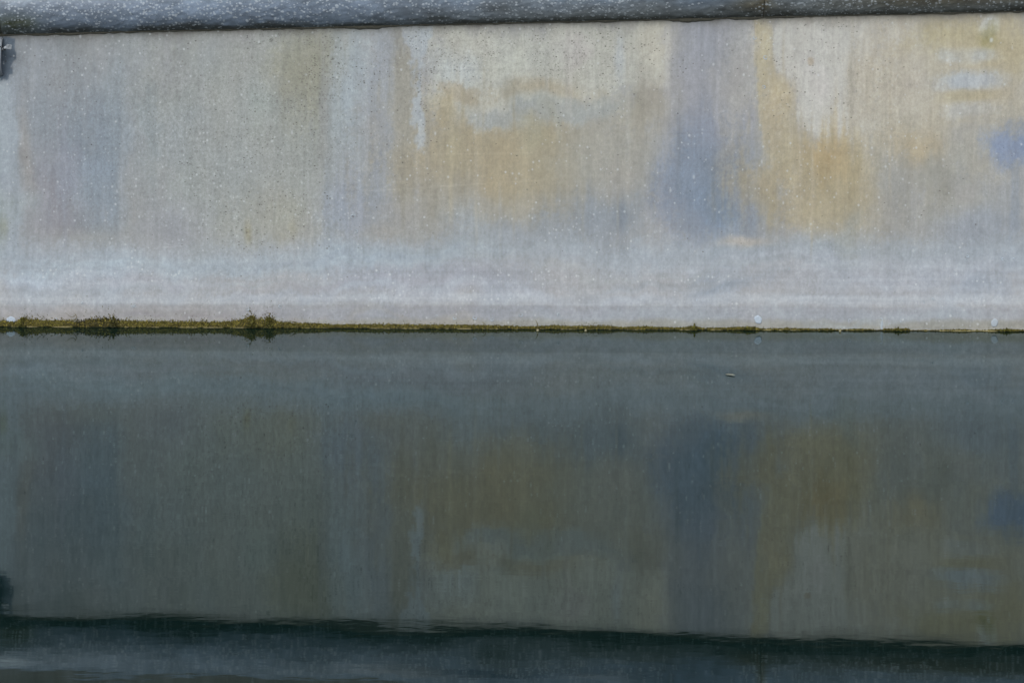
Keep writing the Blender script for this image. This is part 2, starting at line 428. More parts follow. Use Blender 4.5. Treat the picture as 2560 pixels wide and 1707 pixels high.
stain(2400, 480, 100, 90, (160, 158, 150), 0.7, 0.8, 2, 1, .1, .6)
stain(2440, 580, 100, 50, (148, 155, 166), 0.7, 0.8)
patch([(2470, 352), (2500, 344), (2570, 338), (2640, 340), (2640, 408), (2560, 414), (2520, 404), (2490, 382)], (130, 145, 174), 0.85, 34, 12)
patch([(2548, 412), (2562, 412), (2552, 500), (2543, 585), (2536, 640), (2524, 690), (2516, 690), (2530, 630), (2537, 540), (2543, 470)], (140, 149, 162), 0.5, 8, 4)
stain(2522, 668, 26, 22, (138, 150, 166), 0.7, 0.8, 2, 0.4)
# foot of the wall: tone bands, with the cove's pale sky sheen coloured in
stain(1280, 700, 3000, 80, (163, 164, 168), 0.85, 0.95, 3, 0.7, 0.15, 0.1)
stain(1280, 640, 3000, 36, (156, 167, 178), 0.55, 0.9, 3, 0.8, 0.2, 0.1)
stain(400, 660, 420, 26, (164, 176, 186), 0.7, 0.8, 3)
stain(1000, 655, 200, 24, (160, 172, 181), 0.6, 0.8, 3)
stain(1080, 715, 240, 34, (152, 157, 168), 0.75, 0.7, 3)
stain(250, 712, 260, 24, (152, 161, 170), 0.6, 0.8, 3)
stain(1790, 715, 90, 28, (142, 152, 164), 0.8, 0.8, 2, 1, .2)
stain(2200, 700, 300, 40, (162, 166, 174), 0.6, 0.8, 3)
stain(2460, 720, 90, 36, (148, 156, 167), 0.6, 0.8, 2, 1, .3)
stain(1860, 612, 62, 13, (178, 171, 162), 0.8, 0.8, 2, 0.5)
stain(1280, 752, 3000, 11, (172, 177, 184), 0.7, 0.7, 6, 0.22, 0.15, 0.0)
stain(1280, 795, 3000, 26, (158, 160, 167), 0.8, 0.4, 6, 0.15, 0.1, 0.0)
stain(280, 790, 330, 22, (164, 160, 158), 0.75, 0.7, 3, .4)
stain(1480, 795, 120, 20, (166, 172, 180), 0.6, 0.8, 2, 0.6, 0.3)
stain(2300, 795, 240, 22, (166, 172, 179), 0.7, 0.8, 3, 0.6, 0.3)
stain(1700, 790, 110, 24, (170, 176, 182), 0.6, 0.8, 2, 0.6, 0.3)
stain(1280, 815, 3000, 13, (150, 146, 130), 0.55, 0.7, 6, 0.1, 0.3, 0.0)
rs = random.Random(21)
for i in range(90):                                    # faint blotches
    cx, cy = rs.uniform(-60, 2620), rs.uniform(60, 820); k = rs.uniform(-9, 9); low = cy > 620
    m0 = C[np.argmin(np.abs(Wv - (yw(cx) - cy))), np.argmin(np.abs(U - cx))] + k + np.array((rs.uniform(-3, 3), 0, rs.uniform(-3, 4)))
    stain(cx, cy, rs.uniform(90, 380) if low else rs.uniform(14, 50), rs.uniform(4, 12) if low else rs.uniform(20, 70), m0, rs.uniform(.4, .8), 0.95, 2, 1.5, 0.5, 0.2)
for i in range(80):                                    # faint drips
    cx, cy = rs.uniform(-40, 2300), rs.uniform(90, 560); k = rs.choice((-7, -5, 6, 8))
    m0 = C[np.argmin(np.abs(Wv - (yw(cx) - cy))), np.argmin(np.abs(U - cx))] + k
    stain(cx, cy, rs.uniform(2.5, 7), rs.uniform(30, 150), m0, rs.uniform(.4, .8), 0.8, 2, 0.12, 0.25, 0.1)
# darker fringe on the wall just below the coping, lichen crust below the bracket
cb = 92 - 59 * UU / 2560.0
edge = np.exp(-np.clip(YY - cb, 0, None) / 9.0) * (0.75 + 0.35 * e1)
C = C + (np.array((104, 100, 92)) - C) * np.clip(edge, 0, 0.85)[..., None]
patch([(-60, 90), (20, 92), (16, 130), (12, 165), (18, 180), (8, 195), (-60, 205)], (92, 104, 118), 0.85, 3, 7)
# mottling, runs, blotches
mot = 1 + 0.030 * fbm(x / 60, y / 80, 61, 4) + 0.018 * run * sstep(780, 640, y) + 0.018 * fbm(x / 6, y / 70, 71, 2, False) * sstep(790, 640, y) + 0.026 * e2 + 0.012 * e3 + 0.030 * fbm(x / 420, y / 9, 63, 4, False) * sstep(610, 680, y)
warm = 1.3 * fbm(x / 90, y / 140, 81, 3)
Lm = C.mean(-1, keepdims=True); C = Lm + (C - Lm) * 0.97 + np.array((-4.5, -2.0, 0.0))   # one cool veil over everything
Cw = C * mot[..., None]; Cw[..., 0] += warm; Cw[..., 2] -= warm
# hairline scratches
for (x0, y0, x1, y1, a) in ((920, 482, 1370, 454, 10), (1060, 391, 1330, 387, 8), (1440, 290, 1520, 256, 8), (1070, 182, 1260, 178, -14), (1650, 340, 1780, 335, -8), (380, 626, 450, 620, 14), (2260, 298, 2330, 297, -8)):
    t = np.clip((x - x0) / (x1 - x0), 0, 1); dd = np.abs(y - (y0 + (y1 - y0) * t)) + 99 * ((x < x0) | (x > x1))
    Cw += (a * np.clip(1 - dd / 2.4, 0, 1) * (0.5 + 0.5 * (e1 > -0.3)))[..., None]
set_attr(face, 'stain', (lin(np.clip(Cw, 8, 235)) * ALB).astype(np.float32))

def bl(cx, cy, rx, ry, a): return a * np.exp(-((x - cx) / rx) ** 2 - ((y - cy) / ry) ** 2)
pits = 0.004 + bl(760, 180, 110, 120, 0.9) + bl(640, 330, 230, 200, 0.14) + bl(1200, 140, 190, 70, 0.24) + bl(1480, 130, 200, 80, 0.16) + bl(1040, 115, 24, 50, 0.8) \
    + bl(200, 150, 260, 70, 0.03) + bl(1060, 260, 14, 80, 0.3) + bl(2050, 160, 150, 130, 0.08) + bl(1420, 285, 120, 26, 0.18) + bl(700, 560, 130, 60, 0.14) + bl(-5, 600, 40, 50, .4)
pits = 1.5 * pits * np.clip(0.8 + 1.5 * fbm(x / 50, y / 50, 91, 4), 0, 2.2)
spk = 0.07 + bl(420, 480, 300, 150, 0.6) + bl(300, 700, 330, 50, 0.45) + bl(1060, 715, 260, 40, 0.6) + bl(1300, 710, 200, 40, 0.5) + bl(1750, 710, 150, 40, 0.5) + bl(1480, 520, 150, 100, 0.55) \
    + bl(200, 250, 250, 160, 0.3) + bl(2100, 450, 160, 120, 0.35) + bl(950, 400, 60, 120, 0.3) + bl(2420, 720, 130, 40, 0.35) + bl(8, 165, 14, 40, 1.5)
spk = 1.3 * spk * np.clip(0.8 + 1.2 * fbm(x / 60, y / 70, 95, 4), 0, 2)
set_attr(face, 'wear', np.stack([np.clip(pits, 0, 1), np.clip(spk, 0, 1), np.clip(0.12 + bl(560, 330, 420, 330, 0.8) + bl(1250, 140, 250, 90, 0.5) + bl(2100, 200, 180, 160, 0.25) + 0.2 * fbm(x / 60, y / 90, 97, 3), 0, 1)], -1).astype(np.float32))

# ------------------------------------------------------------------ the coping: two half-round stones on a rising line
def wb(u): return 722.0 + (71.0 / 2560.0) * u          # underside of the coping above the water, in photo pixels
AY, BZ, CY = 0.040, 0.0475, 0.014
def coping(u0, u1, fine):
    us = np.arange(u0, u1 + 0.1, fine)
    th = np.radians(np.concatenate([np.linspace(-100, 92, 78)]))    # from the underside round the front to the top
    prof_y = CY - AY * np.cos(th); prof_z = BZ * (1 + np.sin(th))
    prof_y = np.concatenate([[0.20], prof_y, [0.30, 0.60]]); prof_z = np.concatenate([[0.0], prof_z, [2 * BZ - 0.002, 2 * BZ - 0.006]])
    UU2, KK = np.meshgrid(us, np.arange(len(prof_y)))
    rough = 0.0005 * fbm(UU2 / 60, KK / 9.0, 7, 4) + 0.0005 * fbm(UU2 / 9, KK / 2.0, 8, 2)
    inn = np.clip(np.minimum(UU2 - u0, u1 - UU2) / 5.0, 0, 1)      # arrises worn round at the joints
    shrink = 0.0006 * (1 - np.sqrt(1 - (1 - inn) ** 2))
    thf = np.concatenate([[-1.6], th, [1.6, 1.6]])[KK]
    P = np.empty(UU2.shape + (3,))
    P[..., 0] = (UU2 - 1280) * S
    P[..., 1] = prof_y[KK] - np.cos(thf) * (rough - shrink)
    P[..., 2] = wb(UU2) * KZ + prof_z[KK] + np.sin(thf) * (rough - shrink)
    o = grid_obj('coping_stone', P, M_COP, wall)
    # end faces
    hgt = np.degrees(thf)
    c = np.empty(P.shape); c[:] = (110, 122, 136)
    nz = fbm(UU2 / 120, hgt / 30, 101, 4); nf = fbm(UU2 / 24, hgt / 9, 111, 3)
    def mixc(rgb, m): c[:] = c + (np.asarray(rgb, float) - c) * np.clip(m, 0, 1)[..., None]
    g = lambda cx, rx, ch, rh: np.exp(-((UU2 - cx) / rx) ** 2 - ((hgt - ch) / rh) ** 2)
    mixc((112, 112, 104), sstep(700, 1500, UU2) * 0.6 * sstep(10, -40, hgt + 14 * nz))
    mixc((150, 158, 168), g(150, 260, 25, 30) * 0.9 + g(800, 350, 30, 26) * 0.5)
    mixc((186, 190, 192), g(10, 70, 28, 16))
    mixc((150, 150, 152), g(1000, 160, 22, 12) * 0.8 + g(1500, 100, 22, 10) * 0.5)
    mixc((62, 76, 94), (g(1180, 130, 14, 10) + g(1290, 80, 20, 12) + g(1600, 170, 12, 10)) * (0.6 + 0.5 * nf))
    mixc((88, 102, 118), g(1760, 120, 0, 26))
    mixc((88, 82, 66), g(1906, 12, 0, 60) * 0.7 + g(1880, 50, -30, 16) * 0.8)
    mixc((84, 78, 62), g(2350, 300, -26, 20) * 0.8)
    drip_band = sstep(-38, -66, hgt + 12 * nz + 6 * nf)                  # darker towards the underside, along the drip edge
    mixc((54, 56, 50), drip_band * 0.75)
    mixc((48, 52, 32), g(30, 60, -40, 26) * (0.7 + 0.4 * nf))
    c *= (1 + 0.11 * nz + 0.09 * nf)[..., None] * np.array((0.97, 1.0, 1.04))
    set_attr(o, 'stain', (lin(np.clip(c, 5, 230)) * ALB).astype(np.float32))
    sp = 0.55 + g(620, 460, 10, 45) * 0.6 + g(1380, 140, -10, 36) * 0.6 + g(2120, 220, 0, 40) * 0.5 + g(150, 200, 0, 30) * .25 - g(1760, 130, 0, 60) * 0.5 - g(980, 120, 0, 40) * .3
    dk = 0.25 + g(1250, 220, 14, 24) * 0.7 + g(1600, 200, 14, 20) * 0.7
    set_attr(o, 'wear', np.stack([np.clip(dk, 0, 1), np.clip(sp, 0, 1), sp * 0], -1).astype(np.float32))
    return o
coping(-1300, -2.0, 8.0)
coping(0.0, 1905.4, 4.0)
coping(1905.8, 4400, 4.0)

# mortar squeezed out along the joint under the coping
us = np.arange(-1300, 4400, 5.0)
rad = (1.2 + 1.2 * fbm(us / 90, us * 0, 3, 3) + 1.2 * fbm(us / 14, us * 0 + 3, 4, 2)
       + 3.5 * np.exp(-((us - 925) / 45) ** 2) + 4 * np.exp(-((us - 1725) / 50) ** 2) + 2.5 * np.exp(-((us - 1870) / 30) ** 2) + 2.5 * np.exp(-((us - 120) / 140) ** 2))
rad = np.clip(rad, 1.0, 14)
ph = np.radians(np.linspace(-180, 0, 9))
Pm = np.stack([np.repeat(((us - 1280) * S)[None], 9, 0),
               -0.0045 * np.abs(np.sin(ph))[:, None] * (0.6 + 0.4 * rad[None] / 6) + 0.001,
               (wb(us) * KZ)[None] + 0.003 + np.where(np.cos(ph)[:, None] < 0, rad[None] * KZ * np.cos(ph)[:, None] * 1.6, 0.004 * np.cos(ph)[:, None])], -1)
grid_obj('mortar_bead', Pm, M_MORTAR, wall)

# paving behind the coping, earth and a clipped hedge on it (met only in the reflection)
zt = wb(1280) * KZ + 2 * BZ
pave = mesh_obj('paving', [(-6, 0.55, zt - 0.03), (6, 0.55, zt - 0.03), (6, 40, zt - 0.03), (-6, 40, zt - 0.03)], [(0, 1, 2, 3)], M_CONC)
tag(pave, kind='structure')
hv, hf = [], []
for i in range(9000):
    c = Vector((random.uniform(-5, 5), random.uniform(1.0, 1.9), zt + random.uniform(-0.02, 1.5)))
    if random.random() < 0.6: c.y = random.uniform(0.95, 1.1)
    a = Vector((random.gauss(0, 1), random.gauss(0, 1), random.gauss(0, 1))).normalized() * 0.055
    b = a.cross(Vector((random.gauss(0, 1), random.gauss(0, 1), random.gauss(0, 1)))).normalized() * 0.028
    n = len(hv); hv += [c - a, c + b, c + a, c - b]; hf.append((n, n + 1, n + 2, n + 3))
hd = mesh_obj('hedge', hv, hf, M_LEAF, smooth=False)
tag(hd, 'dark hedge behind the coping, seen only mirrored at the bottom edge', 'hedge')

# ------------------------------------------------------------------ water
wtr = mesh_obj('water', [(-14, -40, 0), (14, -40, 0), (14, -LIP + 0.004, 0), (-14, -LIP + 0.004, 0)], [(0, 1, 2, 3)], M_WATER)
tag(wtr, kind='structure')
bed = mesh_obj('pond_bed', [(-14, -40, -0.7), (14, -40, -0.7), (14, 0.5, -0.7), (-14, 0.5, -0.7)], [(0, 1, 2, 3)], M_EARTH)
tag(bed, kind='structure')

# dried scum floating as a thin line where water and wall meet
us = np.arange(-1300, 4400, 4.0)
wid = np.clip(0.0026 + 0.0026 * fbm(us / 40, us * 0, 13, 3) + 0.0016 * fbm(us / 9, us * 0 + 5, 14, 2), 0.0008, 0.012)
Ps = np.zeros((4, len(us), 3)); Ps[..., 0] = ((us - 1280) * S)[None]
for k, (fy, z) in enumerate(((0.0, 0.0017), (0.25, 0.0015), (0.8, 0.0009), (1.0, 0.0003))):
    Ps[k, :, 1] = -LIP + 0.0005 - wid * fy; Ps[k, :, 2] = z
sc = grid_obj('scum_line', Ps[::-1], M_SCUM)
tag(sc, 'thin tan line of dried scum floating along the foot of the wall', 'scum', kind='stuff')

# ------------------------------------------------------------------ moss along the waterline
HP = [(-1300, 12), (-60, 12), (0, 15), (12, 16), (40, 12), (55, 24), (75, 20), (110, 16), (160, 17), (200, 13), (225, 20), (255, 21), (285, 26), (300, 17), (330, 15), (400, 14), (470, 15), (550, 13), (600, 19), (628, 34), (645, 22), (660, 26), (676, 33), (692, 16), (740, 13), (800, 12), (850, 9), (900, 11), (1000, 12), (1100, 11), (1200, 11), (1300, 9), (1340, 8), (1390, 13), (1420, 10), (1520, 13), (1550, 8), (1610, 13), (1640, 9), (1700, 8), (1735, 17), (1755, 7), (1800, 8), (1830, 11), (1885, 14), (1900, 6), (1950, 8), (1965, 9), (2050, 7), (2078, 8), (2085, 3), (2150, 7), (2185, 4), (2200, 2), (2210, 9), (2268, 10), (2276, 2), (2330, 2), (2350, 4), (2395, 7), (2420, 6), (2435, 2), (2458, 3), (2480, 7), (2510, 10), (2560, 7), (2700, 8), (4400, 9)]
hx, hh = np.array(HP, float).T
def moss_h(u): return np.interp(u, hx, hh) * np.interp(u, [500, 1400, 2100], [0.95, 0.66, 0.42])
V, F, CC = [], [], []
us = np.arange(-1300, 4400, 2.5)
Hs = moss_h(us) * (0.50 + 0.30 * fbm(us / 12, us * 0, 33, 3)); Hs = np.where(moss_h(us) < 4.5, Hs * 0.3, Hs); Hs = np.clip(Hs, 0.3, None)
Pr = np.zeros((5, len(us), 3))
for k, f in enumerate((0, 0.3, 0.65, 0.9, 1.0)):
    Pr[k, :, 0] = (us - 1280) * S
    Pr[k, :, 1] = -LIP - np.array((0.0020, 0.0030, 0.0026, 0.0014, -0.0006))[k] - 0.0006 * fbm(us / 7, us * 0 + 9 * k, 35, 2)
    Pr[k, :, 2] = 0.0008 + Hs * f * KZ
V = [tuple(p) for p in Pr.reshape(-1, 3)]; nC = len(us)
for k in range(4):
    for j in range(nC - 1): F.append((k * nC + j, k * nC + j + 1, (k + 1) * nC + j + 1, (k + 1) * nC + j))
uu5 = np.tile(us, 5); kk5 = np.repeat(np.arange(5), nC)
olive = np.array((76, 71, 36.0))
c5 = olive[None] * (0.86 + 0.30 * fbm(uu5 / 14, kk5 * 1.7, 37, 3))[:, None]
CC = [tuple(v) for v in c5]
nl = 26000
ul = RNG.uniform(-300, 2860, nl); hl = moss_h(ul)
fr = RNG.random(nl) ** 0.8 * (0.9 + 0.55 * RNG.random(nl) ** 4)
keep = RNG.random(nl) < np.clip(hl / 13, 0.06, 1)
for u, h, f, k in zip(ul, hl, fr, keep):
    if not k: continue
    w = f * h + 0.5; sz = random.uniform(1.2, 3.2) * (1.0 if f < 1 else 0.75)
    px_, pz = (u - 1280) * S, w * KZ; py_ = -LIP - random.uniform(0.0006, 0.0045) * max(0.3, 1 - f * 0.7)
    a = random.uniform(0, 6.283); n = len(V)
    for q in range(3):
        an = a + q * 2.094 + random.uniform(-.4, .4)
        V.append((px_ + sz * S * math.cos(an), py_ + random.uniform(-.0008, .0008), max(0.0006, pz + sz * KZ * math.sin(an) * 1.2)))
    F.append((n, n + 1, n + 2))
    t = random.random(); b = random.uniform(0.65, 1.35)
    dk = 0.6 if 190 < u < 300 and t < .6 else 1.0
    col = ((70 + 34 * t) * b * dk, (68 + 28 * t) * b * dk, (28 + 18 * t) * b * dk)
    CC += [col] * 3
# thin scatter of spores higher on the lip
for i in range(1500):
    u = random.uniform(-200, 2760); w = moss_h(u) * (1 + random.expovariate(1.9)); z = random.uniform(0.7, 1.6)
    if random.random() > moss_h(u) / 22: continue
    n = len(V); a = random.uniform(0, 6.28)
    for q in range(3):
        V.append(((u + z * math.cos(a + q * 2.1) - 1280) * S, -LIP - 0.0006 - 0.0003 * q, (w + z * math.sin(a + q * 2.1)) * KZ))
    F.append((n, n + 1, n + 2)); CC += [(84, 80, 44)] * 3
mo = mesh_obj('moss_fringe', V, F, M_MOSS, smooth=False)
set_attr(mo, 'stain', (lin(np.clip(np.array(CC), 4, 230)) * ALB).astype(np.float32))
tag(mo, 'ragged olive moss growing in a thin strip along the waterline of the wall', 'moss', kind='stuff')

# ------------------------------------------------------------------ single plants
def strand(name, pts, r, mat, parent=None, taper=0.25):
    """a thin tapering stem through points"""
    P = [Vector(p) for p in pts]; vs, fs = [], []; n = 6
    for i, p in enumerate(P):
        t = (P[min(i + 1, len(P) - 1)] - P[max(i - 1, 0)]).normalized()
        a = t.cross(Vector((0, 1, 0.01))).normalized(); b = t.cross(a)
        rr = r * (1 - (1 - taper) * i / (len(P) - 1))
        for q in range(n):
            an = q * 2 * math.pi / n; vs.append(p + (a * math.cos(an) + b * math.sin(an)) * rr)
        if i:
            o0 = (i - 1) * n; o1 = i * n
            for q in range(n): fs.append((o0 + q, o0 + (q + 1) % n, o1 + (q + 1) % n, o1 + q))
    fs.append(tuple(range(n))[::-1]); fs.append(tuple(range((len(P) - 1) * n, len(P) * n)))
    return mesh_obj(name, vs, fs, mat, parent)

def curve(pts, n=14, y=-LIP - 0.004):
    P = np.array(pts, float); t = np.linspace(0, len(P) - 1, n); k = np.arange(len(P))
    xs = np.interp(t, k, P[:, 0]); ys = np.interp(t, k, P[:, 1])
    for _ in range(2):
        xs[1:-1] = (xs[:-2] + 2 * xs[1:-1] + xs[2:]) / 4; ys[1:-1] = (ys[:-2] + 2 * ys[1:-1] + ys[2:]) / 4
    return [wall_pt(a, b, y - 0.002 * math.sin(3.1 * i / n)) for i, (a, b) in enumerate(zip(xs, ys))]

tag(strand('grass_blade', curve([(1344, 826), (1344, 812), (1342, 806), (1338, 800)]), 1.5 * S, M_STEM, None, 0.2),
    'single short olive grass blade standing up from the moss, near the middle of the waterline', 'grass')
r = empty('dry_creeper', wall_pt(184, 800, -LIP - 0.003), 'thin dry stem looping up the wall in a hooked double arc, near the left end', 'plant')
for nm, pts, rr in (('stem', [(186, 802), (194, 794), (191, 787), (186, 783)], 0.9), ('side_stem', [(190, 788), (182, 794), (174, 790), (170, 786), (164, 782)], 0.8)):
    s_ = strand(nm, curve(pts), rr * S, M_STEM, r); s_.matrix_parent_inverse = Matrix.Translation(-r.location)
r = empty('arching_sprig', wall_pt(744, 822, -LIP - 0.003), 'arching green sprig with a bent stem, just right of the tallest moss tufts', 'plant')
for nm, pts, rr in (('stem', [(744, 824), (745, 816), (739, 808), (731, 804), (724, 802)], 1.4), ('side_stem', [(744, 818), (748, 815), (752, 818)], 0.9)):
    s_ = strand(nm, curve(pts), rr * S, M_STEM, r); s_.matrix_parent_inverse = Matrix.Translation(-r.location)
tag(strand('moss_sprig', curve([(1212, 822), (1214, 812), (1209, 807), (1204, 806)]), 1.2 * S, M_STEM),
    'small bent moss sprig leaning left, beside the brightest blue ring', 'moss')

def tuft(px, w, h, label, n=150, tone=1.0):
    r = empty('moss_tuft', wall_pt(px, yw(px), -LIP - 0.002), label, 'moss')
    vs, fs, cc = [], [], []
    for i in range(n):
        t = random.random(); sx = random.gauss(0, 0.42) * w * (1 - 0.55 * t)
        zz = t * h * max(0.25, 1 - abs(sx / w)) ; zz *= 0.75 + 0.4 * math.sin(px + sx * 0.9)
        z = random.uniform(1.3, 2.9); a = random.uniform(0, 6.28); k = len(vs)
        yy = -0.001 - random.uniform(0, 0.005) * (1 - t)
        for q in range(3):
            vs.append(((sx + z * math.cos(a + q * 2.1)) * S, yy - 0.0007 * q, max(0.0008, (abs(zz) + 1 + z * math.sin(a + q * 2.1)) * KZ)))
        fs.append((k, k + 1, k + 2)); b = random.uniform(.6, 1.3) * tone
        cc += [((68 + 22 * t) * b, (68 + 20 * t) * b, 30 * b)] * 3
    o = mesh_obj('leaves', vs, fs, M_MOSS, r, smooth=False); set_attr(o, 'stain', (lin(np.clip(np.array(cc), 4, 230)) * ALB).astype(np.float32))
    st = strand('stem', [(0, -0.002, 0), (0.0004, -0.003, h * 0.4 * KZ), (0.001, -0.002, h * 0.85 * KZ)], 0.8 * S, M_STEM, r)
    return r
tuft(55, 14, 26, 'bushy olive moss tuft just right of the smooth pale disc', 150)
tuft(284, 18, 24, 'dark green moss tuft with one tall wispy tip, right of the dry looping stem', 150, 0.72)
tuft(630, 24, 27, 'tall spreading moss tuft, left one of the tallest pair on the waterline', 190, 0.85)
tuft(672, 20, 31, 'tall pointed moss tuft, right one of the tallest pair, close to the arching sprig', 190, 0.85)
tuft(1735, 11, 14, 'rounded single moss tuft between bare stretches of waterline, left of the blue ringed disc', 90)
tuft(1870, 20, 11, 'low wide cushion of moss directly below the blue ringed disc', 110)
tuft(2245, 22, 8, 'flat brown moss cushion just right of the white drip', 110)
tuft(2512, 24, 8, 'low moss cushion at the far right end of the waterline', 110)

# ------------------------------------------------------------------ lichen discs and rings on the foot of the wall
def off(w): return float(foot(w))
def dome(r, hgt, ring=True, wob=0.06, nn=28):
    vs = [(0, -hgt * 0.8, 0)]; prof = [(0.25, 1.0 if ring else .95), (0.42, 0.72 if ring else .9), (0.62, 1.0 if ring else .8), (0.85, 0.8), (0.97, 0.4), (1.0, -0.3)]
    ph0 = random.uniform(0, 6)
    for (f, g) in prof:
        for q in range(nn):
            an = q * 2 * math.pi / nn; k = 1 + wob * math.sin(2 * an + ph0) + 0.5 * wob * math.sin(5 * an)
            vs.append((r * f * k * math.cos(an), -hgt * g, r * 1.08 * f * k * math.sin(an)))
    fs = [(0, 1 + (q + 1) % nn, 1 + q) for q in range(nn)]
    for i in range(len(prof) - 1):
        for q in range(nn):
            a = 1 + i * nn + q; b = 1 + i * nn + (q + 1) % nn
            fs.append((a, b, b + nn, a + nn))
    return vs, fs
for (px, py, r, ring, mat, lab) in (
        (27, 803, 10, False, M_LICHEN, 'smooth solid pale disc at the left end of the waterline, touching the moss'),
        (1895, 801, 9.5, True, M_LICHEN, 'bright pale blue disc with concentric rings, above the low moss cushion'),
        (2486, 809, 9, False, M_LICHENW, 'faint grey blue disc low on the wall near the right edge')):
    d = mesh_obj('lichen_disc', *dome(r * S, 0.0007, ring, 0.09), mat)
    w = yw(px) - py; d.location = wall_pt(px, py, off(w) - 0.0003)
    tag(d, lab, 'lichen', 'large round lichen discs low on the wall')

def ring_mesh(R, r, nn=20, m=6):
    vs, fs = [], []; ph0 = random.uniform(0, 6)
    for i in range(nn):
        a = 2 * math.pi * i / nn; k = 1 + 0.10 * math.sin(a + ph0) + 0.06 * math.sin(3 * a)
        th = r * (0.75 + 0.45 * math.sin(a + ph0 * 2))
        for j in range(m):
            b = 2 * math.pi * j / m; rr = R * k + th * math.cos(b)
            vs.append((rr * math.cos(a), -0.45 * th * math.sin(b) - 0.0002, 1.12 * rr * math.sin(a)))
    for i in range(nn):
        for j in range(m):
            i2, j2 = (i + 1) % nn, (j + 1) % m
            fs.append((i * m + j, i * m + j2, i2 * m + j2, i2 * m + j))
    return vs, fs
ring_me = {}
for key, (R, r) in {'s': (1.0, 0.42), 'm': (1.0, 0.33), 'l': (1.0, 0.24)}.items():
    o = mesh_obj('lichen_ring', *ring_mesh(R, r), M_LICHENW); ring_me[key] = o.data; bpy.data.objects.remove(o)
    ring_me[key + 'b'] = ring_me[key].copy(); ring_me[key + 'b'].materials[0] = M_LICHEN
RINGS = [(880, 780, 5), (969, 788, 4), (997, 781, 4), (1015, 772, 3), (1048, 784, 3), (1092, 793, 4.5), (1136, 797, 4), (1187, 796, 5, 1), (1230, 801, 4), (1107, 769, 4), (700, 768, 4),
         (880, 547, 6), (888, 583, 4.5), (1302, 789, 5), (1396, 789, 4), (1664, 808, 4), (1744, 754, 4, 1), (1759, 756, 3, 1), (1973, 676, 2.5), (2420, 645, 3, 1), (2418, 655, 2.5), (2509, 652, 4, 1),
         (2513, 656, 3), (2535, 652, 2.5, 1), (2514, 634, 2.5), (2252, 749, 3), (2307, 758, 4), (2331, 751, 3), (2202, 801, 5, 1), (2204, 813, 4), (2124, 803, 4), (2224, 813, 3), (2249, 805, 3), (471, 762, 3),
         (331, 769, 3), (338, 767, 3), (389, 764, 2.5), (207, 760, 3), (619, 775, 4), (139, 801, 4), (1885, 99, 4.5), (1912, 148, 5, 1), (1908, 222, 4)]
for t in RINGS:
    px, py, r = t[:3]; b = len(t) > 3
    key = ('s' if r < 3.3 else 'm' if r < 4.6 else 'l') + ('b' if b else '')
    o = bpy.data.objects.new('lichen_ring', ring_me[key]); COL.objects.link(o); o.parent = wall
    o.location = wall_pt(px, py, off(yw(px) - py) - 0.0001); o.scale = (r * S * 0.82, r * S * 0.82, r * S * 0.82)
    for ax in range(3): pass
    o.rotation_euler = (0, random.uniform(0, 6.28), 0)
# mesh verts for y offset are in ring units: bring the relief to real depth
for m_ in ring_me.values():
    pass

# the white drip below one ring
vs, fs = [], []
for i, (yy_, hw) in enumerate(((804, 2.2), (809, 2.6), (815, 2.8), (821, 2.4), (827, 2.2))):
    for q in (-1, -.3, .3, 1):
        p = wall_pt(2204 + 0.8 * math.sin(i * 2) + hw * q, yy_, -LIP - 0.0004 - 0.0007 * (1 - abs(q))); vs.append(p)
    if i:
        for q in range(3): fs.append(((i - 1) * 4 + q, (i - 1) * 4 + q + 1, i * 4 + q + 1, i * 4 + q))
mesh_obj('lime_drip', vs, fs, M_LICHENW, wall)

# ------------------------------------------------------------------ floating bits
z0 = 0.0012
def water_pt(px, dv):                       # dv photo pixels below the waterline
    return Vector(((px - 1280) * S * HC / (HC + dv * S), -LIP - D * (1 - HC / (HC + dv * S)), z0))
c = water_pt(1826, 114)
vs = [(-0.0066, 0.004, 0), (-0.003, 0.0065, 0.0004), (0.003, 0.004, 0.0006), (0.0068, -0.005, 0.0008), (0.003, -0.004, 0.0004), (-0.003, 0.000, 0.0002)]
lf = mesh_obj('floating_leaf', vs + [(a, b, d - 0.0005) for a, b, d in vs], [(5, 4, 3, 2, 1, 0), (6, 7, 8, 9, 10, 11)] + [(i, (i + 1) % 6, 6 + (i + 1) % 6, 6 + i) for i in range(6)], M_LEAFLET)
lf.location = c; tag(lf, 'tiny pale sliver of leaf floating on the dark water, right of centre', 'leaf')
mb = mat_plain('foam', (140, 136, 108), 0.3, 0.1, 400)
for px, dv, r, lab in ((1344, 3, 3.2, 'foam bubble on the scum line right under the grass blade'), (1464, 3, 3, 'foam bubble on the scum line, second right of the grass blade'), (2100, 1, 3, 'foam bubble on the scum line left of the white drip')):
    vs, fs = dome(r * S, 0.0022, True, 0.04, 16)
    vs = [(a, d, -b) for a, b, d in vs]
    o = mesh_obj('foam_bubble', vs, [f[::-1] for f in fs], mb); o.location = water_pt(px, dv + 3); tag(o, lab, 'bubble', 'foam bubbles at the foot of the wall')

# ------------------------------------------------------------------ iron bracket with its bolt at the left end
br = empty('iron_bracket', wall_pt(-30, 150), 'dark iron strap with a steel bolt, under the coping at the left edge', 'bracket')
def local(o): o.matrix_parent_inverse = Matrix.Translation(-br.location); return o
def box(a, b):
    (x0, y0, z0_), (x1, y1, z1) = a, b
    v = [(x0, y0, z0_), (x1, y0, z0_), (x1, y1, z0_), (x0, y1, z0_), (x0, y0, z1), (x1, y0, z1), (x1, y1, z1), (x0, y1, z1)]
    return v, [(0, 3, 2, 1), (4, 5, 6, 7), (0, 1, 5, 4), (1, 2, 6, 5), (2, 3, 7, 6), (3, 0, 4, 7)]
